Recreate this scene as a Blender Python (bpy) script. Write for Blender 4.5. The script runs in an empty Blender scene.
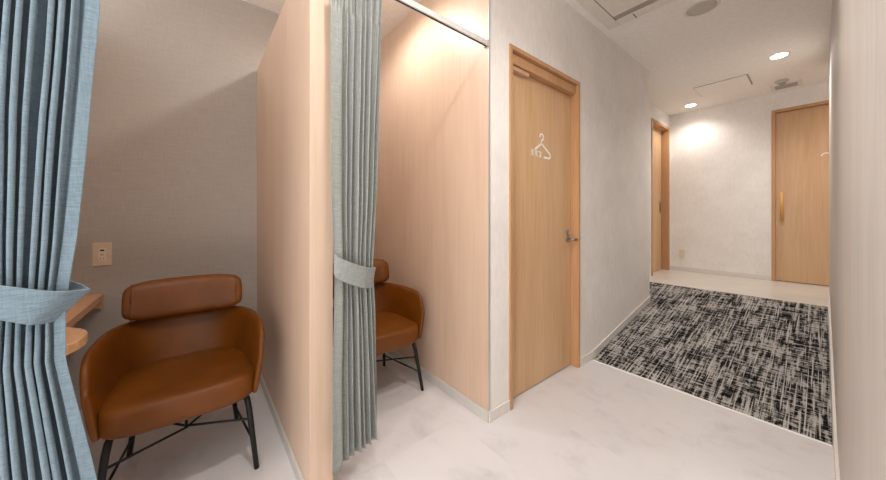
import bpy, bmesh, math, random
from mathutils import Vector, Matrix, noise
random.seed(7)
S = bpy.context.scene
C = S.collection
PI = math.pi

# ------------------------------------------------------------------ camera, world, exposure
EYE = 1.15
cam_d = bpy.data.cameras.new('camera'); cam = bpy.data.objects.new('camera', cam_d); C.objects.link(cam)
cam.location = (0, 0, EYE); cam.rotation_euler = (PI/2, 0, math.radians(51.143))
cam_d.sensor_width = 36; cam_d.lens = 304.877/886*36; cam_d.shift_y = -22.375/886
cam_d.clip_start = .01
S.camera = cam
w = bpy.data.worlds.new('world'); S.world = w; w.use_nodes = True
w.node_tree.nodes['Background'].inputs[0].default_value = (.985, .99, 1, 1)
w.node_tree.nodes['Background'].inputs[1].default_value = 1.9
S.view_settings.view_transform = 'Standard'; S.view_settings.look = 'None'
S.view_settings.gamma = 1; S.view_settings.use_curve_mapping = False
S.view_settings.exposure = 0.66
LAMP_W = 10.5          # watts of one ceiling downlight
LAMP_COL = (1, .955, .915)

# ------------------------------------------------------------------ plan (metres)
ZC = 2.73            # ceiling
XL, XR = -1.172, .049          # corridor walls
XB = -2.642          # back wall of the cubicles
XF = -1.269          # front of the partitions
YC, YE = 1.274, 3.828          # door wall from the cubicle corner to its far end
XN = -1.474          # recessed wall with the second door
YB = 5.714           # far wall
YR0, YR1, ZU = 2.485, 4.417, .344   # ramp and the upper floor
YP0, YP1, ZP = .347, .437, 2.252    # partition
YK = -.575           # left face of the first cubicle

# ------------------------------------------------------------------ materials
def s2l(c):
    return tuple((x/255/12.92 if x/255 <= .04045 else ((x/255+.055)/1.055)**2.4) for x in c) + (1,)
class NT:
    def __init__(self, name):
        self.m = bpy.data.materials.new(name); self.m.use_nodes = True
        self.t = self.m.node_tree; self.b = self.t.nodes['Principled BSDF']
    def n(self, typ, **kw):
        nd = self.t.nodes.new(typ)
        for k, v in kw.items():
            if k in nd.inputs: nd.inputs[k].default_value = v
            else: setattr(nd, k, v)
        return nd
    def l(self, a, b): self.t.links.new(a, b)
    def coords(self, scale=(1,1,1), rand=False):
        tc = self.n('ShaderNodeTexCoord'); mp = self.n('ShaderNodeMapping'); mp.inputs['Scale'].default_value = scale
        self.l(tc.outputs['Object'], mp.inputs['Vector'])
        if rand:
            oi = self.n('ShaderNodeObjectInfo'); mu = self.n('ShaderNodeVectorMath', operation='SCALE'); mu.inputs[0].default_value = (37, 53, 19)
            self.l(oi.outputs['Random'], mu.inputs['Scale']); self.l(mu.outputs[0], mp.inputs['Location'])
        return mp.outputs['Vector']
    def noise(self, vec, scale, detail=3, rough=.55):
        nd = self.n('ShaderNodeTexNoise'); nd.inputs['Scale'].default_value = scale
        nd.inputs['Detail'].default_value = detail; nd.inputs['Roughness'].default_value = rough
        self.l(vec, nd.inputs['Vector']); return nd.outputs['Fac']
    def ramp(self, fac, stops):
        r = self.n('ShaderNodeValToRGB'); e = r.color_ramp.elements
        while len(e) < len(stops): e.new(.5)
        for el, (p, c) in zip(e, stops): el.position = p; el.color = c
        self.l(fac, r.inputs['Fac']); return r.outputs['Color']
    def math(self, op, a, b, clamp=False):
        m = self.n('ShaderNodeMath', operation=op, use_clamp=clamp)
        for i, v in enumerate((a, b)):
            if isinstance(v, (int, float)): m.inputs[i].default_value = v
            else: self.l(v, m.inputs[i])
        return m.outputs[0]
    def bump(self, h, strength, dist=.002):
        b = self.n('ShaderNodeBump'); b.inputs['Strength'].default_value = strength; b.inputs['Distance'].default_value = dist
        self.l(h, b.inputs['Height']); self.l(b.outputs['Normal'], self.b.inputs['Normal'])
    def col(self, c): self.l(c, self.b.inputs['Base Color'])
    def set(self, rough=.6, spec=.5, metal=0):
        self.b.inputs['Roughness'].default_value = rough; self.b.inputs['Specular IOR Level'].default_value = spec
        self.b.inputs['Metallic'].default_value = metal
M = {}
def plain(name, c, rough=.6, metal=0, spec=.5):
    n = NT(name); n.set(rough, spec, metal)
    v = n.noise(n.coords(), 30, 2); a = s2l(c)
    n.col(n.ramp(v, [(.2, tuple(x*.94 for x in a[:3])+(1,)), (.8, tuple(min(1, x*1.05) for x in a[:3])+(1,))]))
    M[name] = n.m
def plaster(name, c, c2):                     # pale mottled wallpaper
    n = NT(name); n.set(.75, .3)
    v = n.coords()
    a = n.noise(v, 3.2, 6, .65); b = n.noise(n.coords((30, 30, 9)), 1.5, 4, .6)
    f = n.math('ADD', n.math('MULTIPLY', a, .6), n.math('MULTIPLY', b, .4))
    n.col(n.ramp(f, [(.34, s2l(c2)), (.62, s2l(c))])); n.bump(b, .25, .002); M[name] = n.m
plaster('wallpaper_pale', (245, 240, 235), (232, 226, 220))
def streaked(name, c, c2):                    # pale wallpaper with vertical threads
    n = NT(name); n.set(.55, .4)
    a = n.noise(n.coords((55, 55, 2.2)), 1.5, 5, .6); b = n.noise(n.coords((6, 6, .8)), 1.2, 3)
    f = n.math('ADD', n.math('MULTIPLY', a, .7), n.math('MULTIPLY', b, .3))
    n.col(n.ramp(f, [(.32, s2l(c2)), (.66, s2l(c))])); n.bump(a, .2, .001); M[name] = n.m
streaked('wallpaper_thread', (208, 201, 194), (188, 181, 174))
def woven(name, c, c2):                       # woven greige wallcovering
    n = NT(name); n.set(.8, .25)
    a = n.noise(n.coords((8, 8, 160)), 1.5, 4, .6); b = n.noise(n.coords((160, 160, 8)), 1.5, 4, .6)
    f = n.math('ADD', n.math('MULTIPLY', a, .5), n.math('MULTIPLY', b, .5))
    n.col(n.ramp(f, [(.36, s2l(c2)), (.64, s2l(c))])); n.bump(f, .35, .0015); M[name] = n.m
woven('wall_weave', (186, 177, 168), (172, 163, 154))
def wood(name, c, c2, c3, rough=.42, k=1.0, vert=True):
    n = NT(name); n.set(rough, .4)
    sc = (22*k, 22*k, 1.1*k) if vert else (1.1*k, 22*k, 22*k)
    sc2 = (4, 4, .35) if vert else (.35, 4, 4)
    a = n.noise(n.coords(sc, True), 2.2, 6, .62); b = n.noise(n.coords(sc2, True), 1.6, 3, .5)
    f = n.math('ADD', n.math('MULTIPLY', a, .55), n.math('MULTIPLY', b, .45))
    n.col(n.ramp(f, [(.32, s2l(c3)), (.5, s2l(c2)), (.68, s2l(c))])); n.bump(a, .08, .001); M[name] = n.m
wood('veneer_beech', (220, 193, 170), (214, 185, 161), (207, 177, 152))
wood('oak_door', (220, 184, 146), (212, 173, 132), (201, 159, 116))
wood('oak_frame', (206, 163, 122), (197, 151, 109), (184, 136, 94), k=1.6)
wood('shelf_wood', (226, 184, 146), (218, 172, 132), (206, 158, 118), k=1.4, vert=False)
def marble(name, c, c2, rand, scale=1.0):
    n = NT(name); n.set(.33, .45)
    v = n.coords((1, 1, 1), rand)
    a = n.noise(v, 2.6*scale, 7, .6); b = n.noise(n.coords((1.7, 2.5, 1), rand), 3.5*scale, 5, .7)
    f = n.math('ADD', n.math('MULTIPLY', a, .6), n.math('MULTIPLY', b, .4))
    n.col(n.ramp(f, [(.33, s2l(c2)), (.48, s2l(c)), (.8, s2l(tuple(min(255, x+6) for x in c)))])); M[name] = n.m
marble('marble_tile', (216, 212, 212), (195, 192, 195), True)
marble('upper_vinyl', (216, 209, 199), (206, 198, 187), False, 2)
def carpet(name):
    n = NT(name); n.set(.95, .1)
    long_y = n.noise(n.coords((55, 4.6, 1)), 1.0, 2, .6); long_x = n.noise(n.coords((6.0, 62, 1)), 1.0, 2, .6)
    block = n.noise(n.coords((40, 32, 1)), 1.0, 2, .6); patch = n.noise(n.coords((6, 4, 1)), 1.0, 2, .5)
    f = n.math('ADD', n.math('MULTIPLY', long_y, .36), n.math('MULTIPLY', long_x, .28))
    f = n.math('ADD', f, n.math('MULTIPLY', block, .22)); f = n.math('ADD', f, n.math('MULTIPLY', patch, .14))
    dark = n.ramp(f, [(.468, s2l((20, 19, 19))), (.488, s2l((50, 48, 47))), (.515, s2l((118, 114, 111))), (.55, s2l((172, 167, 162)))])
    ln_y = n.ramp(n.noise(n.coords((115, 2.6, 1)), 1.0, 1, .5), [(.575, (0, 0, 0, 1)), (.65, (.8, .8, .8, 1))])
    ln_x = n.ramp(n.noise(n.coords((4.5, 105, 1)), 1.0, 1, .5), [(.60, (0, 0, 0, 1)), (.67, (.6, .6, .6, 1))])
    ln = n.math('MAXIMUM', ln_y, ln_x)
    mx = n.n('ShaderNodeMix', data_type='RGBA'); n.l(ln, mx.inputs['Factor']); n.l(dark, mx.inputs[6]); mx.inputs[7].default_value = s2l((198, 193, 187))
    n.col(mx.outputs[2])
    n.bump(f, .6, .004); M[name] = n.m
carpet('carpet_weave')
def leather(name, c, c2):
    n = NT(name); n.set(.45, .35)
    a = n.noise(n.coords((1, 1, 1)), 7, 4, .6); b = n.noise(n.coords(), 260, 2)
    n.col(n.ramp(a, [(.3, s2l(c2)), (.7, s2l(c))])); n.bump(b, .12, .0008); M[name] = n.m
leather('leather_tan', (117, 65, 9), (98, 52, 6))
def fabric(name, c, c2):
    n = NT(name); n.set(.85, .2)
    a = n.noise(n.coords((30, 30, 420)), 1.0, 3, .65); b = n.noise(n.coords((300, 300, 30)), 1.0, 3, .6)
    f = n.math('ADD', n.math('MULTIPLY', a, .65), n.math('MULTIPLY', b, .35))
    n.col(n.ramp(f, [(.36, s2l(c2)), (.64, s2l(c))])); n.bump(f, .5, .0012)
    n.b.inputs['Sheen Weight'].default_value = .15; M[name] = n.m
fabric('curtain_blue', (121, 136, 145), (94, 110, 119))
fabric('curtain_sage', (156, 157, 152), (128, 132, 127))
plain('ceiling_paint', (246, 241, 235), .8)
plain('baseboard_vinyl', (226, 219, 212), .5)
plain('baseboard_grey', (208, 202, 195), .5)
plain('plastic_beige', (224, 200, 172), .4)
plain('plastic_ivory', (232, 216, 194), .4)
plain('plastic_white', (232, 224, 215), .45)
plain('plastic_grey', (198, 190, 181), .6)
plain('vent_grey', (168, 160, 151), .6)
plain('slot_dark', (40, 35, 31), .7)
plain('metal_black', (22, 22, 23), .42, .3)
plain('metal_steel', (170, 165, 158), .3, 1)
plain('metal_aluminium', (205, 202, 198), .4, .55)
plain('rail_paint', (226, 222, 217), .4)
plain('closer_bronze', (222, 184, 158), .35, .2)
plain('paint_white', (246, 243, 238), .5)
plain('handle_oak', (222, 168, 92), .4)
n = NT('lamp_lens'); n.b.inputs['Emission Color'].default_value = (1, .95, .88, 1); n.b.inputs['Emission Strength'].default_value = 9
n.b.inputs['Base Color'].default_value = (.9, .9, .88, 1); M['lamp_lens'] = n.m

# ------------------------------------------------------------------ mesh helpers
def obj(name, bm, mat, parent=None, smooth=False):
    bmesh.ops.recalc_face_normals(bm, faces=bm.faces)
    me = bpy.data.meshes.new(name); bm.to_mesh(me); bm.free()
    me.materials.append(M[mat])
    if smooth:
        for p in me.polygons: p.use_smooth = True
    o = bpy.data.objects.new(name, me); C.objects.link(o)
    if parent: o.parent = parent
    return o
def tag(o, label, cat=None, group=None, kind=None):
    if label: o['label'] = label
    if cat: o['category'] = cat
    if group: o['group'] = group
    if kind: o['kind'] = kind
    return o
def empty(name, loc=(0, 0, 0), rz=0, parent=None):
    o = bpy.data.objects.new(name, None); C.objects.link(o); o.location = loc; o.rotation_euler = (0, 0, rz)
    o.empty_display_size = .1
    if parent: o.parent = parent
    return o
def box(bm, x0, x1, y0, y1, z0, z1):
    v = [bm.verts.new(p) for p in ((x0,y0,z0),(x1,y0,z0),(x1,y1,z0),(x0,y1,z0),(x0,y0,z1),(x1,y0,z1),(x1,y1,z1),(x0,y1,z1))]
    for f in ((0,3,2,1),(4,5,6,7),(0,1,5,4),(1,2,6,5),(2,3,7,6),(3,0,4,7)): bm.faces.new([v[i] for i in f])
    return v
def bx(*a, bev=0, seg=2):
    bm = bmesh.new(); box(bm, *a)
    if bev: bmesh.ops.bevel(bm, geom=bm.edges[:], offset=bev, segments=seg, profile=.5, affect='EDGES')
    return bm
def loops(bm, rings, cap0=True, cap1=True, closed=True):
    vr = [[bm.verts.new(p) for p in r] for r in rings]
    for a, b in zip(vr, vr[1:]):
        k = len(a)
        for i in range(k if closed else k-1):
            bm.faces.new((a[i], a[(i+1) % k], b[(i+1) % k], b[i]))
    if cap0: bm.faces.new(vr[0][::-1])
    if cap1: bm.faces.new(vr[-1])
    return bm
def tube(bm, pts, rad, seg=12, caps=True):
    pts = [Vector(p) for p in pts]
    if isinstance(rad, (int, float)): rad = [rad]*len(pts)
    rings = []; up = None
    for i, p in enumerate(pts):
        d = (pts[min(i+1, len(pts)-1)] - pts[max(i-1, 0)]).normalized()
        if up is None: up = Vector((0,0,1)) if abs(d.z) < .9 else Vector((1,0,0))
        a = d.cross(up).normalized(); b = a.cross(d).normalized(); up = b
        rings.append([p + (a*math.cos(2*PI*k/seg) + b*math.sin(2*PI*k/seg))*rad[i] for k in range(seg)])
    return loops(bm, rings, caps, caps)
def lathe(bm, prof, c, seg=32, caps=True):
    rings = [[Vector((c[0]+r*math.cos(2*PI*k/seg), c[1]+r*math.sin(2*PI*k/seg), c[2]+z)) for k in range(seg)] for r, z in prof]
    return loops(bm, rings, caps, caps)
def prism(bm, poly, z0, z1):
    return loops(bm, [[(x, y, z0) for x, y in poly], [(x, y, z1) for x, y in poly]])
def struct(name, bm, mat, label, parent=None):
    return tag(obj(name, bm, mat, parent), label, kind='structure')
def subsurf(o, lv=2):
    m = o.modifiers.new('sub', 'SUBSURF'); m.levels = lv; m.render_levels = lv
    for p in o.data.polygons: p.use_smooth = True
    return o

# ------------------------------------------------------------------ floor
fl = struct('floor', bx(XB-.15, .3, -2.2, YR0, -.12, -.006), 'baseboard_grey', 'white marble patterned tile floor of the lower corridor and cubicles')
T = .45
tile_me = None
for i in range(6):
    for j in range(10):
        x1 = XR - i*T; y1 = YR0 - j*T
        if x1-T < -1.3 and y1 < -.7: continue
        if x1 <= -1.2 and y1-T > YC: continue
        if tile_me is None:
            t = obj('tile', bx(-T/2+.00012, T/2-.00012, -T/2+.00012, T/2-.00012, -.006, 0), 'marble_tile', fl); tile_me = t.data
        else:
            t = bpy.data.objects.new('tile', tile_me); C.objects.link(t); t.parent = fl
        t.location = (x1-T/2, y1-T/2, 0)
# ramp, upper floor
def ramp_z(y): return ZU*(y-YR0)/(YR1-YR0)
def plan_prism(poly, zf0, zf1):
    bm = bmesh.new(); return loops(bm, [[(x, y, zf0(x, y)) for x, y in poly], [(x, y, zf1(x, y)) for x, y in poly]])
rp = [(XL, YR0), (XR, YR0), (XR, YR1), (XN, YR1), (XN, YE), (XL, YE)]
struct('floor_ramp', plan_prism(rp, lambda x, y: -.12, lambda x, y: ramp_z(y)-.006), 'baseboard_grey', 'sloping ramp under the black and grey carpet')
cp = [(XL+.012, YR0+.004), (XR-.014, YR0+.004), (XR-.014, YR1), (XN+.012, YR1), (XN+.012, YE), (XL+.012, YE)]
tag(obj('carpet', plan_prism(cp, lambda x, y: ramp_z(y)-.006, lambda x, y: ramp_z(y)+.002), 'carpet_weave'),
    'black, grey and white streaked carpet covering the corridor ramp', 'carpet')
tag(obj('edge_strip', bx(XL+.012, XR-.014, YR0-.010, YR0+.006, 0, .004, bev=.0012), 'paint_white'),
    'thin white strip along the near edge of the streaked carpet', 'edge strip')
struct('floor_upper', bx(XN-.15, 1.2, YR1, YB+.12, ZU-.12, ZU), 'upper_vinyl', 'cream floor beyond the top of the carpeted ramp')

# ------------------------------------------------------------------ walls and ceiling
struct('ceiling', bx(XB-.15, 1.2, -2.2, YB+.12, ZC, ZC+.1), 'ceiling_paint', 'flat off-white ceiling')
D1 = (1.45, 2.291, 2.189)          # casing y0, y1, top of the changing room door
bm = bmesh.new()
box(bm, XL-.12, XL, YC+.012, D1[0], 0, ZC); box(bm, XL-.12, XL, D1[1], YE, 0, ZC); box(bm, XL-.12, XL, D1[0], D1[1], D1[2], ZC)
struct('wall_left', bm, 'wallpaper_pale', 'pale mottled wallpapered wall around the changing room door')
D2 = (4.881, 5.66, 2.526)
bm = bmesh.new()
box(bm, XN-.12, XN, YE, D2[0], ZU, ZC); box(bm, XN-.12, XN, D2[1], YB, ZU, ZC); box(bm, XN-.12, XN, D2[0], D2[1], D2[2], ZC)
box(bm, XN, XL-.12, YE-.1, YE, 0, ZC)
struct('wall_recess', bm, 'wallpaper_pale', 'short recessed pale wall around the far left door')
D3 = (-.401, .47, 2.515)
bm = bmesh.new()
box(bm, XN-.12, D3[0], YB, YB+.12, ZU, ZC); box(bm, D3[1], 1.2, YB, YB+.12, ZU, ZC); box(bm, D3[0], D3[1], YB, YB+.12, D3[2], ZC)
struct('wall_far', bm, 'wallpaper_pale', 'pale mottled wall at the far end of the corridor')
struct('wall_right', bx(XR, XR+.12, -.15, 5.0, 0, ZC), 'wallpaper_thread', 'pale wall with vertical thread pattern along the right side')
struct('wall_far_right', bx(1.1, 1.2, 4.4, YB, ZU, ZC), 'wallpaper_pale', 'pale side wall of the far lobby')
struct('wall_lobby_return', bx(XR+.12, 1.1, 4.88, 5.0, ZU, ZC), 'wallpaper_pale', 'pale return wall behind the right corridor wall')
struct('wall_near_left', bx(XF-.1, XF, -1.3, YK-.09, 0, ZC), 'wallpaper_pale', 'pale wall left of the first cubicle')
struct('wall_cubicle_back', bx(XB-.12, XB, YK-.09, YC, 0, ZC), 'wall_weave', 'greige woven wallcovering behind the two chairs')
struct('wall_cubicle_right', bx(XB, XL-.0015, YC, YC+.012, 0, ZC), 'veneer_beech', 'pale beech veneer wall right of the second chair')
struct('wall_cubicle_core', bx(XB-.12, XL-.12, YC+.012, YC+.10, 0, ZC), 'wallpaper_pale', 'wall core behind the beech veneer')
struct('wall_cubicle_left', bx(XB, XF, YK-.09, YK, 0, ZP), 'veneer_beech', 'beech veneer partition left of the first cubicle')
# free-standing partition between the cubicles
pt = empty('wall_partition', (0, 0, 0)); tag(pt, 'beech veneer partition between the two cubicles, open above', kind='structure')
obj('core_panel', bx(XB, XF-.004, YP0, YP1, 0, ZP), 'veneer_beech', pt)
obj('front_edge', bx(XF-.004, XF, YP0, YP1, 0, ZP, bev=.0012), 'veneer_beech', pt)
# corner trim where the veneer meets the wallpaper
struct('trim_1', bx(XL-.0015, XL+.0015, YC-.001, YC+.012, 0, ZC), 'metal_aluminium', 'thin metal edge on the corner of the veneer wall')

struct('light_block_door', bx(XL-.17, XL-.12, D1[0]-.1, D1[1]+.1, 0, 2.4), 'slot_dark', 'added unseen dark panel blocking light behind the changing room door')  # added backing panel, stops world light leaking round the leaf
struct('light_block_recess_door', bx(XN-.17, XN-.12, D2[0]-.1, D2[1]+.05, ZU, ZC), 'slot_dark', 'added unseen dark panel blocking light behind the far left door')  # unseen blocker added so no world light enters around this door
struct('light_block_far_door', bx(D3[0]-.1, D3[1]+.1, YB+.12, YB+.17, ZU-.1, ZC), 'slot_dark', 'added unseen dark panel blocking light behind the far door')  # added out of view to keep world light from under the far leaf
BH = .062
def base(name, bm, label, mat='baseboard_vinyl'): return struct(name, bm, mat, label)
base('baseboard_left_near', bx(XL, XL+.009, YC, D1[0], 0, BH, bev=.002), 'grey baseboard left of the changing room door')
def slope_board(x0, x1, ya, yb):
    bm = bmesh.new()
    return loops(bm, [[(x, ya, z) for x, z in ((x0, max(0, ramp_z(ya))), (x1, max(0, ramp_z(ya))), (x1, max(0, ramp_z(ya))+BH), (x0, max(0, ramp_z(ya))+BH))],
                      [(x, yb, z) for x, z in ((x0, ramp_z(yb)), (x1, ramp_z(yb)), (x1, ramp_z(yb)+BH), (x0, ramp_z(yb)+BH))]])
bm = slope_board(XL, XL+.009, YR0, YE); box(bm, XL, XL+.009, D1[1], YR0, 0, BH)
base('baseboard_left', bm, 'grey baseboard climbing along the carpeted ramp on the left')
bm = slope_board(XR-.011, XR, YR0, YR1); box(bm, XR-.011, XR, -.15, YR0, 0, BH); box(bm, XR-.011, XR, YR1, 5.0, ZU, ZU+BH)
base('baseboard_right', bm, 'pale baseboard along the right corridor wall')
base('baseboard_far', bx(XN, D3[0], YB-.009, YB, ZU, ZU+BH, bev=.002), 'pale baseboard along the far wall')
base('baseboard_cubicle_right', bx(XB+.009, XL, YC-.009, YC, 0, BH, bev=.002), 'grey baseboard below the beech wall of the second cubicle', 'baseboard_grey')
base('baseboard_cubicle_back', bx(XB, XB+.009, YP1, YC-.009, 0, BH, bev=.002), 'grey baseboard behind the second chair', 'baseboard_grey')
base('baseboard_cubicle_back_left', bx(XB, XB+.009, YK, YP0-.009, 0, BH, bev=.002), 'grey baseboard behind the first chair', 'baseboard_grey')
base('baseboard_partition', bx(XB+.009, XF-.05, YP0-.009, YP0, 0, BH, bev=.002), 'grey baseboard on the left side of the partition', 'baseboard_grey')
base('baseboard_partition_right', bx(XB+.009, XF-.05, YP1, YP1+.009, 0, BH, bev=.002), 'grey baseboard on the right side of the partition', 'baseboard_grey')

# ------------------------------------------------------------------ doors
def stroke(bm, pts, wd, th, to3):
    """flat raised line through 2D points; to3 maps (a, b, out) to a 3D point"""
    pts = [Vector(p) for p in pts]
    L_, R_ = [], []
    for i, p in enumerate(pts):
        d = (pts[min(i+1, len(pts)-1)] - pts[max(i-1, 0)]).normalized(); nrm = Vector((-d.y, d.x))*wd/2
        L_.append(p+nrm); R_.append(p-nrm)
    for i in range(len(pts)-1):
        q = (L_[i], L_[i+1], R_[i+1], R_[i])
        a = [bm.verts.new(to3(p.x, p.y, 0)) for p in q]; b = [bm.verts.new(to3(p.x, p.y, th)) for p in q]
        bm.faces.new(b); bm.faces.new(a[::-1])
        for k in range(4): bm.faces.new((a[k], a[(k+1) % 4], b[(k+1) % 4], b[k]))
def arc(cx, cy, r, a0, a1, k=10):
    return [(cx+r*math.cos(math.radians(a0+(a1-a0)*i/k)), cy+r*math.sin(math.radians(a0+(a1-a0)*i/k))) for i in range(k+1)]

# door 1: changing room, in the left wall (faces +x)
d1 = empty('door_1', (XL, (D1[0]+D1[1])/2, 0)); tag(d1, 'oak changing room door with white hanger sign in the left wall', kind='structure')
def P1(*a, **k):                    # box in world coordinates re-based to the door origin
    o = (XL, (D1[0]+D1[1])/2, 0)
    return bx(a[0]-o[0], a[1]-o[0], a[2]-o[1], a[3]-o[1], a[4], a[5], **k)
fw = .026
obj('jamb', P1(XL-.12, XL+.010, D1[0], D1[0]+fw, 0, D1[2], bev=.002), 'oak_frame', d1)
obj('jamb', P1(XL-.12, XL+.010, D1[1]-fw, D1[1], 0, D1[2], bev=.002), 'oak_frame', d1)
obj('head', P1(XL-.12, XL+.010, D1[0]+fw, D1[1]-fw, D1[2]-fw, D1[2], bev=.002), 'oak_frame', d1)
obj('transom', P1(XL-.065, XL-.012, D1[0]+fw, D1[1]-fw-.002, D1[2]-fw-.066, D1[2]-fw-.004), 'oak_frame', d1)
LX = XL-.055                        # face of the leaf
leaf = obj('door_leaf', P1(LX-.036, LX, D1[0]+fw+.003, D1[1]-fw-.004, .008, D1[2]-fw-.070), 'oak_door', d1)
cl = obj('closer_cover', P1(LX, LX+.030, D1[0]+fw+.012, D1[0]+fw+.215, D1[2]-fw-.094, D1[2]-fw-.068, bev=.003), 'closer_bronze', d1)
tag(cl, 'small pinkish bronze cover at the top of the door')
oy = (D1[0]+D1[1])/2
to3 = lambda a, b, out: (LX-XL+.0002+out, a-oy, b)
bm = bmesh.new(); wd = .014
hk = arc(1.873, 1.712, .022, 190, -40, 12) + [(1.873, 1.690), (1.871, 1.664)]
stroke(bm, hk, wd*.8, .0015, to3)
stroke(bm, [(1.871, 1.666), (1.794, 1.617)], wd, .0015, to3)
stroke(bm, [(1.869, 1.666), (1.965, 1.612)] + arc(1.963, 1.592, .018, 60, -90, 8) + [(1.963, 1.574), (1.900, 1.574)], wd, .0015, to3)
tag(obj('hanger_sign', bm, 'paint_white', leaf), 'white clothes hanger pictogram')
glyphs = [  # simple strokes of the three characters under the hanger
 [[(0,1),(1,1)],[(.15,.8),(.85,.8),(.85,.4),(.15,.4),(.15,.8)],[(.15,.6),(.85,.6)],[(.5,1),(.5,.4),(.3,.15),(0,0)],[(.2,.35),(.5,.12),(1,0)]],
 [[(.5,1),(.5,.85)],[(0,.82),(1,.82)],[(.5,.82),(.3,.55),(0,.35)],[(.3,.55),(.3,.05),(.55,.15)],[(.85,.6),(.55,.45)],[(.45,.62),(.65,.3),(1,0)]],
 [[(.5,1),(.5,.88)],[(0,.72),(0,.86),(1,.86),(1,.72)],[(.2,.68),(.8,.68)],[(.5,.68),(.25,.5),(.8,.48)],[(.2,.28),(.8,.28)],[(.5,.45),(.5,.03)],[(0,.03),(1,.03)]]]
for k, g in enumerate(glyphs):
    bm = bmesh.new(); y0 = 1.748 + k*.046; z0 = 1.572
    for s_ in g: stroke(bm, [(y0+a*.034, z0+b*.040) for a, b in s_], .0042, .0012, to3)
    obj('character', bm, 'paint_white', leaf)
# lever handle and thumb turn near the right edge of the leaf
hy, hz = 2.213-oy, .985
hd = empty('door_handle', (LX-XL, hy, hz), parent=d1)
bm = bmesh.new(); tube(bm, [(0, 0, 0), (.006, 0, 0)], .025, 20); obj('rose', bm, 'metal_steel', hd, True)
bm = bmesh.new(); tube(bm, [(.004, 0, 0), (.045, 0, 0), (.052, .004, 0), (.055, .012, 0), (.055, .045, 0), (.052, .10, -.001)], [.009, .009, .009, .009, .009, .0075], 12)
obj('lever', bm, 'metal_steel', hd, True)
bm = bmesh.new(); tube(bm, [(0, 0, .055), (.008, 0, .055)], .020, 20); obj('rose', bm, 'metal_steel', hd, True)
obj('thumb_turn', bx(.008, .022, -.004, .004, .041, .069, bev=.002), 'metal_steel', hd)
bm = bmesh.new(); tube(bm, [(LX-XL-.001, D1[1]-fw-.025-oy, 2.03), (LX-XL+.004, D1[1]-fw-.025-oy, 2.03)], .006, 10); obj('screw_cap', bm, 'closer_bronze', leaf)

# door 2: recessed wall at the far left (faces +x)
d2 = empty('door_2', (XN, (D2[0]+D2[1])/2, ZU)); tag(d2, 'far left oak sliding door seen at a steep angle', kind='structure')
oy2 = (D2[0]+D2[1])/2
def P2(*a, **k): return bx(a[0]-XN, a[1]-XN, a[2]-oy2, a[3]-oy2, a[4]-ZU, a[5]-ZU, **k)
obj('jamb', P2(XN-.12, XN+.010, D2[0], D2[0]+.036, ZU, D2[2], bev=.002), 'oak_frame', d2)
obj('jamb', P2(XN-.12, XN+.010, D2[1]-.036, D2[1], ZU, D2[2], bev=.002), 'oak_frame', d2)
obj('head', P2(XN-.12, XN+.010, D2[0]+.036, D2[1]-.036, D2[2]-.036, D2[2], bev=.002), 'oak_frame', d2)
lf = obj('door_leaf', P2(XN-.115, XN-.085, D2[0]+.038, D2[1]-.05, ZU+.006, D2[2]-.04), 'oak_door', d2)
obj('pull_plate', P2(XN-.085, XN-.078, D2[1]-.14, D2[1]-.10, 1.22, 1.40, bev=.002), 'metal_steel', lf)
obj('pull_recess', P2(XN-.0785, XN-.0765, D2[1]-.13, D2[1]-.11, 1.25, 1.37), 'slot_dark', lf)

# door 3: far wall (faces -y)
d3 = empty('door_3', ((D3[0]+D3[1])/2, YB, ZU)); tag(d3, 'oak sliding door with vertical bar handle in the far wall', kind='structure')
ox3 = (D3[0]+D3[1])/2
def P3(*a, **k): return bx(a[0]-ox3, a[1]-ox3, a[2]-YB, a[3]-YB, a[4]-ZU, a[5]-ZU, **k)
obj('jamb', P3(D3[0], D3[0]+.034, YB-.010, YB+.12, ZU, D3[2], bev=.002), 'oak_frame', d3)
obj('jamb', P3(D3[1]-.034, D3[1], YB-.010, YB+.12, ZU, D3[2], bev=.002), 'oak_frame', d3)
obj('head', P3(D3[0]+.034, D3[1]-.034, YB-.010, YB+.12, D3[2]-.034, D3[2], bev=.002), 'oak_frame', d3)
LY = YB+.045
lf = obj('door_leaf', P3(D3[0]+.034, D3[1]-.036, LY, LY+.034, ZU+.008, D3[2]-.037), 'oak_door', d3)
hx = -.312
bm = bmesh.new(); tube(bm, [(hx-ox3, LY-.045-YB, 1.118-ZU), (hx-ox3, LY-.045-YB, 1.47-ZU)], .0145, 14); hb = obj('bar_handle', bm, 'handle_oak', lf, True)
for z in (1.16, 1.43):
    bm = bmesh.new(); tube(bm, [(hx-ox3, LY-YB, z-ZU), (hx-ox3, LY-.045-YB, z-ZU)], .006, 10); obj('handle_post', bm, 'metal_steel', hb)
bm = bmesh.new()
t3 = lambda a, b, out: (a-ox3, LY-YB-.0002-out, b-ZU)
stroke(bm, arc(.035, 1.875, .036, 175, 0, 14), .012, .0015, t3); stroke(bm, [(.071, 1.875), (.071, 1.80)], .012, .0015, t3)
tag(obj('door_sign', bm, 'paint_white', lf), 'small white curved mark')

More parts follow.
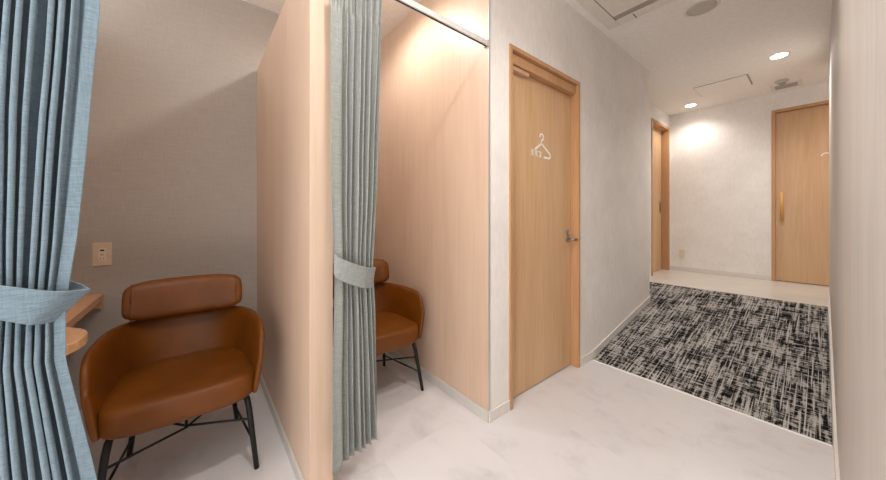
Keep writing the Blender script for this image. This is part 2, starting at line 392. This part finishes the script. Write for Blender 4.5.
# ------------------------------------------------------------------ outlets
def outlet(x, y, z, rz, w_, h_, label, usb):
    t = empty('wall_outlet', (x, y, z), rz); tag(t, label, 'outlet')          # local: +x out of the wall
    obj('cover_plate', bx(0, .008, -w_/2, w_/2, -h_/2, h_/2, bev=.0025), 'plastic_beige' if usb else 'plastic_ivory', t)
    ins = obj('insert', bx(.008, .0105, -w_*.2, w_*.2, -h_*.3, h_*.26, bev=.001), 'plastic_ivory', t)
    if usb:
        obj('usb_port', bx(.0105, .0112, -.008, .009, h_*.13, h_*.2), 'slot_dark', ins)
        obj('usb_port', bx(.0105, .0112, -.006, .006, -h_*.05, h_*.0), 'vent_grey', ins)
        obj('socket_slot', bx(.0105, .0112, -.0085, -.0055, -h_*.24, -h_*.15), 'vent_grey', ins)
        obj('socket_slot', bx(.0105, .0112, .0055, .0085, -h_*.24, -h_*.15), 'vent_grey', ins)
    else:
        for zz in (-.02, .01):
            for yy in (-.007, .007): obj('socket_slot', bx(.0105, .0112, yy-.0013, yy+.0013, zz, zz+.010), 'vent_grey', ins)
outlet(XB, -.433, .937, 0, .078, .135, 'beige outlet plate with charging ports on the greige wall by the shelf', True)
outlet(-1.324, YB, .60, -PI/2, .068, .118, 'small ivory socket plate low on the far wall', False)

# ------------------------------------------------------------------ shelves in the cubicles
def shelf(yw, d, label, grp):
    """wooden side shelf along the wall y = yw, narrow at the back wall, rounded lobe towards the corridor"""
    t = empty('wall_shelf', (XB, yw, 0)); tag(t, label, 'shelf', grp)
    wide = d+.10
    poly = [(0, 0), (1.10, 0), (1.10, d*.5)]
    cx = .90; rx = .205; ry = wide
    for k in range(1, 14):
        th = math.radians(-5 + 185*k/14)
        yy = max(d if math.cos(th) < -.6 else 0, ry*abs(math.sin(th))**.75)
        poly.append((cx + rx*math.cos(th), yy))
    poly.append((cx-rx-.01, d)); poly.append((0, d))
    bm = bmesh.new(); prism(bm, poly, .672, .707); 
    bmesh.ops.bevel(bm, geom=[e for e in bm.edges if abs(e.verts[0].co.z-e.verts[1].co.z) < 1e-5], offset=.002, segments=1, affect='EDGES')
    obj('board', bm, 'shelf_wood', t)
    obj('cleat', bx(0, .03, 0, d-.004, .625, .672, bev=.002), 'shelf_wood', t)
    obj('cleat', bx(.03, .95, 0, .028, .630, .672, bev=.002), 'shelf_wood', t)
shelf(YK, .148, 'beech side shelf with rounded end behind the blue curtain', 'cubicle shelves')
shelf(YP1, .045, 'beech side shelf on the partition behind the sage curtain', 'cubicle shelves')

# ------------------------------------------------------------------ tub chairs
def make_chair(loc, label):
    """local frame: +x is the front, floor at z = 0"""
    t = empty('tub_chair', loc); tag(t, label, 'chair', 'tan leather tub chairs in the cubicles')
    zb, zr0, th = .335, .648, .052
    # plan path of the outer shell, right arm -> back -> left arm
    def plan(s, f):                           # s in [-1, 1], f 0 bottom .. 1 rim
        hw = .262 + .043*f; xr = -.235 - .085*f; xs = .02; xfr = .225 + .012*f
        q = .36
        if abs(s) > 1-q:
            k = (abs(s)-(1-q))/q; return Vector((xs+(xfr-xs)*k, math.copysign(hw, s)))
        a = s/(1-q)*PI/2; ex = .80
        return Vector((xs-(xs-xr)*abs(math.cos(a))**ex, math.copysign(hw*abs(math.sin(a))**ex, a)))
    N = 44; rings = []
    def ring(s, shrink=1.0, dx=0.0):
        d = (1-abs(s))
        dist = d*.6
        zr = zr0 - .012*(1-min(1, d/.6)) - (.115*(1-math.sqrt(max(0, 1-(1-min(1, dist/.13))**2))))
        pts = []
        prof = [(1, .03), (1, .35), (1, .72), (.98, .93), (.78, 1.0), (.30, 1.0), (.04, .93), (0, .70), (0, .35), (.06, .07), (.25, 0), (.8, 0)]
        for nn, fz in prof:
            z = zb + (zr-zb)*fz
            p = plan(s, (z-zb)/(zr0-zb)); p2 = plan(min(1, s+.01), (z-zb)/(zr0-zb)); p1 = plan(max(-1, s-.01), (z-zb)/(zr0-zb))
            tg = (p2-p1).normalized(); nin = Vector((-tg.y, tg.x))
            cen = Vector((.03, 0))
            if nin.dot(cen-p) < 0: nin = -nin
            tk = th*(.50+.50*min(1, d/.45))
            off = tk*nn
            off = tk*.5 + (off-tk*.5)*shrink
            zz = zb+(zr-zb)*.5 + (z-zb-(zr-zb)*.5)*(1-(1-shrink)*.12)
            q = p + nin*off
            pts.append((q.x+dx, q.y, zz))
        return pts
    rings.append(ring(-1, .45, .010)); rings.append(ring(-1, .85, .007))
    for i in range(N+1): rings.append(ring(-1 + 2*i/N))
    rings.append(ring(1, .85, .007)); rings.append(ring(1, .45, .010))
    bm = bmesh.new(); loops(bm, rings)
    sh = subsurf(obj('shell', bm, 'leather_tan', t), 1)
    # seat cushion
    def outline(ins, k=40):
        out = []
        for i in range(k):
            a = 2*PI*i/k; ca, sa = math.cos(a), math.sin(a)
            e = .42 if ca > 0 else .72
            x = math.copysign(abs(ca)**e, ca); y = math.copysign(abs(sa)**(.42 if ca > 0 else .62), sa)
            out.append((.035 + x*((.237 if ca > 0 else .255)-ins) + (.008*(1-y*y) if ca > 0 else 0), y*(.264-ins)))
        return out
    rr = [[(x, y, z+cr) for x, y in outline(i_)] for i_, z, cr in ((.05, .322, 0), (.022, .324, 0), (.004, .336, 0), (0, .36, 0), (0, .415, 0), (.005, .432, 0), (.020, .442, 0), (.07, .444, 0), (.13, .445, 0), (.20, .445, 0))]
    bm = bmesh.new(); loops(bm, rr); seat = subsurf(obj('seat', bm, 'leather_tan', t), 1)
    # bolster headrest
    bm = bmesh.new(); rr = []
    K = 22
    for i in range(K+1):
        u = -1+2*i/K; y = u*.240
        e = (1-abs(u)**5)**.5 if abs(u) < 1 else 0
        e = max(e, .35)
        cxx = -.238 + .045*u*u; ring_ = []
        for k in range(20):
            a = 2*PI*k/20; ca, sa = math.cos(a), math.sin(a)
            lx = math.copysign(abs(ca)**.62, ca)*.050*(.35+.65*e); lz = math.copysign(abs(sa)**.55, sa)*.096*(.45+.55*e)
            ring_.append((cxx + lx - lz*.22, y, .741 + lz + lx*.10))
        rr.append(ring_)
    loops(bm, rr); hb = subsurf(obj('headrest', bm, 'leather_tan', t), 1)
    for u in (-.86, .86):
        i = 0; y = u*.240; cxx = -.238+.045*u*u; pts = []
        e = (1-abs(u)**5)**.5
        for k in range(33):
            a = 2*PI*k/32; ca, sa = math.cos(a), math.sin(a)
            lx = math.copysign(abs(ca)**.62, ca)*.0505*(.35+.65*e); lz = math.copysign(abs(sa)**.55, sa)*.0965*(.45+.55*e)
            pts.append((cxx+lx-lz*.22, y, .741+lz+lx*.10))
        bm = bmesh.new(); tube(bm, pts, .0022, 6); obj('seam', bm, 'leather_tan', hb, True)
    # legs and braces
    F = {}
    for sy in (-1, 1):
        bm = bmesh.new(); tube(bm, [(.10, sy*.19, .318), (.165, sy*.213, .316), (.190, sy*.222, .300), (.205, sy*.228, .26), (.254, sy*.252, .004), (.2545, sy*.2525, 0)], [.012, .0125, .0125, .0125, .0105, .009], 14)
        obj('leg', bm, 'metal_black', t, True)
        bm = bmesh.new(); tube(bm, [(-.06, sy*.15, .318), (-.12, sy*.172, .316), (-.145, sy*.180, .30), (-.155, sy*.184, .26), (-.21, sy*.215, .004), (-.2105, sy*.2155, 0)], [.012, .0125, .0125, .0125, .0105, .009], 14)
        obj('leg', bm, 'metal_black', t, True)
        bm = bmesh.new(); tube(bm, [(.232, sy*.241, .12), (-.192, sy*.205, .09)], .0052, 10); obj('side_stretcher', bm, 'metal_black', t, True)
        bm = bmesh.new(); tube(bm, [(.212, sy*.232, .215), (.03, 0, .180+.004*sy), (-.166, -sy*.191, .205)], .0052, 10); obj('cross_brace', bm, 'metal_black', t, True)
    bm = bmesh.new(); tube(bm, [(.03, 0, .176), (.03, 0, .325)], .006, 10); obj('centre_post', bm, 'metal_black', t, True)
    return t
make_chair((-1.88, -.04, 0), 'tan leather tub chair with headrest, wholly visible in the left cubicle')
make_chair((-1.921, .915, 0), 'tan leather tub chair half hidden behind the sage curtain in the second cubicle')

# ------------------------------------------------------------------ curtain rail and curtains
rl = empty('curtain_rail', (-1.19, .35, 2.134)); tag(rl, 'slim aluminium curtain rail across the front of the cubicles', 'curtain rail')
Y0, Y1 = YK-.05-.35, YC-.004-.35
obj('track', bx(-.011, .011, Y0, Y1, -.012, .016, bev=.002), 'rail_paint', rl)
obj('track_slot', bx(-.004, .004, Y0, Y1, -.0135, -.012), 'slot_dark', rl)
obj('end_bracket', bx(-.013, .014, Y1-.006, Y1+.003, -.020, .020, bev=.002), 'metal_steel', rl)
for y in (YK-.045-.35,): obj('wall_bracket', bx(XF+1.19, -.008, y-.012, y+.012, -.004, .014, bev=.002), 'metal_steel', rl)

def lerp_keys(keys, z):
    if z >= keys[0][0]: return keys[0][1:]
    for a, b in zip(keys, keys[1:]):
        if z >= b[0]:
            k = (a[0]-z)/(a[0]-b[0]); 
            return tuple(p+(q-p)*k for p, q in zip(a[1:], b[1:]))
    return keys[-1][1:]
def curtain(name, label, mat, keys, folds, flapR, flapL, seed, header, rail_y):
    """keys: (z, x0, y0, x1, y1, amplitude); the cloth runs from P0 to P1 in sharp folds"""
    rnd = random.Random(seed)
    o = empty(name, (keys[0][1], (keys[0][2]+keys[0][4])/2, keys[-1][0])); tag(o, label, 'curtain')
    ox, oy_, oz = o.location
    ph = [rnd.uniform(-.5, .5) for _ in range(40)]; am = [rnd.uniform(.65, 1.25) for _ in range(40)]
    wd_ = [rnd.uniform(.6, 1.5) for _ in range(folds)]; cum = [0]
    for q in wd_: cum.append(cum[-1]+q/sum(wd_))
    def warp(u):
        for k in range(folds):
            if u <= cum[k+1] or k == folds-1: return k+(u-cum[k])/(cum[k+1]-cum[k])
    NU = folds*16; NV = 90
    ztop, zbot = keys[0][0], keys[-1][0]
    bm = bmesh.new(); grid = []
    for j in range(NV+1):
        z = ztop + (zbot-ztop)*j/NV
        x0, y0, x1, y1, A = lerp_keys(keys, z)
        P0, P1 = Vector((x0, y0)), Vector((x1, y1)); d = (P1-P0); n_ = Vector((d.y, -d.x)).normalized()
        row = []
        for i in range(NU+1):
            u = i/NU; fr = warp(u); k = int(fr); fk = fr-k
            a = am[k % 40]*(1-fk) + am[(k+1) % 40]*fk
            p_ = ph[k % 40]*(1-fk) + ph[(k+1) % 40]*fk
            ang = 2*PI*fr + p_*.8 + .35*math.sin(z*2.1+k*1.7)
            edge = 1.0
            if flapR and u > 1-flapR: edge = 1-min(1, (u-(1-flapR))/(flapR*.45))
            if flapL and u < flapL: edge = 1-min(1, (flapL-u)/(flapL*.45))
            sn = math.sin(ang); off = A*a*math.copysign(abs(sn)**.8, sn)*edge
            if flapR and u > 1-flapR: off += A*.9*(1-edge)
            if flapL and u < flapL: off += A*1.0*(1-edge)
            hd = max(0, min(1, (z-1.955)/.03)); off = off*(1-.5*hd) + .007*hd*math.sin(2.0*ang+k)
            lean = .35*A*math.sin(2*ang)*edge*.6
            p = P0 + d*u + d.normalized()*lean + n_*off
            wob = .003*noise.noise(Vector((u*9, z*3, seed)))
            zz = z + (.006*math.sin(ang) if j == NV else 0)
            row.append(bm.verts.new((p.x+wob-ox, p.y+wob-oy_, zz-oz)))
        grid.append(row)
    for j in range(NV):
        for i in range(NU): bm.faces.new((grid[j][i], grid[j][i+1], grid[j+1][i+1], grid[j+1][i]))
    cl_ = obj('cloth', bm, mat, o, True)
    m = cl_.modifiers.new('thick', 'SOLIDIFY'); m.thickness = .0018; m.offset = 0
    # gathering tape stitched below the top edge
    for k in range(header):
        u = (k+.5)/header; x0, y0, x1, y1, A = lerp_keys(keys, ztop)
        px, py = x0+(x1-x0)*u, y0+(y1-y0)*u
        bm = bmesh.new(); tube(bm, [(px-ox, py-oy_, ztop-.04-oz), (px-ox, py-oy_, 2.120-oz)], .003, 6); obj('glider_hook', bm, 'plastic_white', o)
    return o
def tieback(name, label, mat, pts_front, pts_back, w0, hook, zmid, slant):
    """closed band: front run then back run, each point (x, y, z); half height w0"""
    o = empty(name, (hook[0], hook[1], zmid)); tag(o, label, 'tieback')
    ox, oy_, oz = o.location
    def smooth(pts, n=26):
        out = []
        P = [Vector(p) for p in pts]; P = [P[0]*2-P[1]] + P + [P[-1]*2-P[-2]]
        segs = len(P)-3
        for i in range(n+1):
            t_ = i/n*segs; k = min(int(t_), segs-1); f = t_-k; a, b, c, d = P[k:k+4]
            out.append(.5*((2*b)+(c-a)*f+(2*a-5*b+4*c-d)*f*f+(3*b-a-3*c+d)*f**3))
        return out
    bm = bmesh.new()
    path = [Vector(p[:3]) for p in smooth(pts_front)] + [Vector(p[:3]) for p in smooth(pts_back)[1:]]
    n_ = len(path); rows = []
    for i, p in enumerate(path):
        u = i/(n_-1); hh = w0*(.55+.45*min(1, math.sin(PI*min(u, 1-u)*1.0)*2.2+.15))
        sl = slant*max(0, 1-abs(i-26)/14)
        rows.append([bm.verts.new((p.x-ox, p.y-oy_-sl*(1-v/hh)/2, p.z-oz+v)) for v in (-hh, -hh*.92, -hh*.3, hh*.3, hh*.92, hh)])
    for a, b in zip(rows, rows[1:]):
        for k in range(5): bm.faces.new((a[k], a[k+1], b[k+1], b[k]))
    band = obj('band', bm, mat, o, True); m = band.modifiers.new('thick', 'SOLIDIFY'); m.thickness = .004; m.offset = 0
    for sgn in (1, -1):
        bm = bmesh.new(); pts = []
        for i, p in enumerate(path):
            u = i/(n_-1); hh = w0*(.55+.45*min(1, math.sin(PI*min(u, 1-u))*2.2+.15)); pts.append((p.x-ox, p.y-oy_-slant*max(0, 1-abs(i-26)/14)*(1-sgn)/2, p.z-oz+sgn*hh))
        tube(bm, pts, .0026, 6); obj('stitched_edge', bm, mat, band, True)
    bm = bmesh.new(); tube(bm, [(0, 0, hook[2]-zmid-.03), (.0, .004, hook[2]-zmid), (0, .010, hook[2]-zmid+.012), (0, .016, hook[2]-zmid)], .003, 8)
    obj('hook', bm, 'metal_steel', o, True)

# first curtain: blue grey, gathered to the left of the first cubicle
curtain('curtain', 'blue-grey curtain gathered at the left edge of the first cubicle', 'curtain_blue',
    [(2.104, -1.195, -.54, -1.195, -.186, .028), (1.68, -1.195, -.54, -1.195, -.196, .030), (1.39, -1.195, -.54, -1.195, -.214, .030), (1.10, -1.195, -.52, -1.20, -.236, .028), (.93, -1.195, -.49, -1.20, -.256, .022), (.80, -1.195, -.50, -1.20, -.254, .028), (.50, -1.195, -.53, -1.20, -.205, .034), (.12, -1.195, -.55, -1.20, -.15, .038)],
    15, .13, 0, 3, 6, None)
tieback('curtain_tieback', 'blue-grey fabric tieback around the blue-grey curtain', 'curtain_blue',
    [(-1.25, -.56, 1.03), (-1.155, -.50, 1.01), (-1.142, -.40, .985), (-1.140, -.32, .957), (-1.146, -.262, .938), (-1.185, -.217, .930)],
    [(-1.185, -.217, .930), (-1.225, -.25, .945), (-1.245, -.32, .965), (-1.252, -.42, .995), (-1.25, -.56, 1.03)], .034, (-1.25, YK+.012, 1.03), 1.0, .055)
# second curtain: sage grey, gathered at the partition
curtain('curtain', 'sage-grey curtain gathered beside the partition front', 'curtain_sage',
    [(2.104, -1.19, .394, -1.19, .622, .022), (1.7, -1.19, .392, -1.195, .606, .023), (1.2, -1.19, .396, -1.20, .588, .023), (.93, -1.185, .406, -1.205, .574, .019), (.75, -1.19, .402, -1.215, .590, .022), (.40, -1.195, .396, -1.24, .612, .026), (.165, -1.20, .392, -1.262, .632, .028)],
    8, 0, .30, 11, 5, None)
tieback('curtain_tieback', 'sage-grey fabric tieback around the sage-grey curtain', 'curtain_sage',
    [(-1.235, .440, 1.0), (-1.165, .408, .972), (-1.150, .44, .945), (-1.155, .50, .918), (-1.170, .55, .902), (-1.20, .594, .894)],
    [(-1.20, .594, .894), (-1.235, .57, .905), (-1.25, .52, .93), (-1.252, .47, .965), (-1.235, .440, 1.0)], .040, (-1.235, YP1+.004, 1.005), .95, .016)

# ------------------------------------------------------------------ ceiling fittings
def downlight(x, y, label, watts=LAMP_W, r=.060, spread=150, blend=.9):
    t = empty('downlight', (x, y, ZC)); tag(t, label, 'downlight', 'round recessed ceiling downlights')
    bm = bmesh.new(); lathe(bm, [(r*.9, 0), (r*1.22, 0), (r*1.22, -.003), (r*1.05, -.006), (r*.95, -.003), (r*.9, 0)], (0, 0, 0), 40, False); obj('trim_ring', bm, 'plastic_white', t, False)
    bm = bmesh.new(); lathe(bm, [(r*.93, -.001), (r*.93, -.007), (r*.5, -.010), (r*.1, -.011)], (0, 0, 0), 40); obj('lens', bm, 'lamp_lens', t, True)
    l = bpy.data.lights.new('downlight_glow', 'SPOT'); l.energy = watts*4; l.color = LAMP_COL; l.spot_size = math.radians(spread); l.spot_blend = blend; l.shadow_soft_size = r*.8
    lo = bpy.data.objects.new('glow', l); C.objects.link(lo); lo.parent = t; lo.location = (0, 0, -.06)
downlight(-.259, 4.414, 'lit round downlight in the ceiling above the carpet, nearer of the visible two', 8.5)
downlight(-1.153, 5.40, 'lit round downlight close to the far wall', 3.4)
downlight(-.56, .33, 'lit downlight above the corridor in front of the cubicles', 8.5)
downlight(-.22, 1.42, 'added unseen fill downlight above the corridor beside the air conditioner', 6.5)  # added out of frame to brighten the door wall and ceiling
downlight(-.56, -1.0, 'lit downlight above the corridor behind the viewer', 5)
downlight(.60, 5.35, 'added unseen fill downlight in the lobby right of the far door', 3)  # unseen lamp added to lift the light at the far end
downlight(-1.80, .83, 'lit downlight above the second cubicle', 4.8, spread=172, blend=.6)

t = empty('ceiling_speaker', (-.565, 2.95, ZC)); tag(t, 'round ceiling speaker with grey grille beside the air conditioner', 'speaker')
bm = bmesh.new(); lathe(bm, [(.085, 0), (.108, 0), (.108, -.004), (.098, -.008), (.088, -.005), (.085, 0)], (0, 0, 0), 40, False); obj('rim', bm, 'plastic_white', t)
bm = bmesh.new(); lathe(bm, [(.089, -.001), (.089, -.006), (.06, -.008), (.01, -.009)], (0, 0, 0), 40); obj('grille', bm, 'plastic_grey', t, True)

# ceiling cassette air conditioner
ax0, ax1, ay0, ay1 = -1.115, -.165, 1.735, 2.685
t = empty('air_conditioner', ((ax0+ax1)/2, (ay0+ay1)/2, ZC)); tag(t, 'square ceiling cassette air conditioner cut by the top of the picture', 'air conditioner')
h_ = .475; i_ = .085; k_ = .155
for a in ((-h_, -h_+i_, -h_, h_), (h_-i_, h_, -h_, h_), (-h_+i_, h_-i_, -h_, -h_+i_), (-h_+i_, h_-i_, h_-i_, h_)):
    obj('panel_border', bx(a[0], a[1], a[2], a[3], -.012, 0, bev=.002), 'plastic_white', t)
obj('slot_base', bx(-h_+i_, h_-i_, -h_+i_, h_-i_, -.003, 0), 'slot_dark', t)
for sy in (-1, 1):
    y_a, y_b = sorted((sy*(h_-i_-.006), sy*(h_-k_+.004)))
    obj('flap', bx(-h_+i_+.006, h_-i_-.006, y_a, y_b, -.009, -.003, bev=.001), 'vent_grey', t)
obj('intake_grille', bx(-h_+i_+.008, h_-i_-.008, -h_+k_, h_-k_, -.014, -.003, bev=.002), 'plastic_white', t)
obj('sensor_tab', bx(-.272, -.266, h_-i_+.01, h_, -.0128, -.0105), 'slot_dark', t)

# access hatch
hx0, hx1, hy0, hy1 = -.985, -.507, 4.71, 5.11
t = empty('ceiling_hatch', ((hx0+hx1)/2, (hy0+hy1)/2, ZC)); tag(t, 'square access hatch with thin gap lines in the far ceiling', 'hatch')
a, b = (hx1-hx0)/2, (hy1-hy0)/2
obj('panel', bx(-a+.014, a-.014, -b+.010, b-.010, -.007, 0, bev=.001), 'ceiling_paint', t)
for q, m in (((-a, -a+.010, -b, b), 'plastic_white'), ((a-.012, a, -b, b), 'vent_grey'), ((-a, a, -b, -b+.006), 'vent_grey'), ((-a, a, b-.006, b), 'vent_grey')):  # left strip coloured white to stand for the frame's highlight
    obj('frame', bx(q[0], q[1], q[2], q[3], -.0035, 0), m, t)
# detector and vent
t = empty('smoke_detector', (-.285, 5.24, ZC)); tag(t, 'small round grey detector on the far ceiling', 'detector')
bm = bmesh.new(); lathe(bm, [(.05, 0), (.056, -.004), (.056, -.016), (.046, -.026), (.03, -.030)], (0, 0, 0), 28); obj('body', bm, 'plastic_grey', t, False)
bm = bmesh.new(); lathe(bm, [(.03, -.029), (.03, -.042), (.024, -.048)], (0, 0, 0), 20); obj('sensor', bm, 'vent_grey', t)
t = empty('ceiling_vent', (-.265, 5.48, ZC)); tag(t, 'rectangular grey ceiling vent beside the detector', 'vent')
obj('frame', bx(-.125, .125, -.115, .115, -.006, 0, bev=.002), 'plastic_white', t)
obj('backing', bx(-.09, .09, -.07, .07, -.0075, -.005), 'vent_grey', t)
for k in range(6):
    y = -.06 + k*.024; obj('slat', bx(-.088, .088, y-.004, y+.004, -.0105, -.007), 'plastic_grey', t)
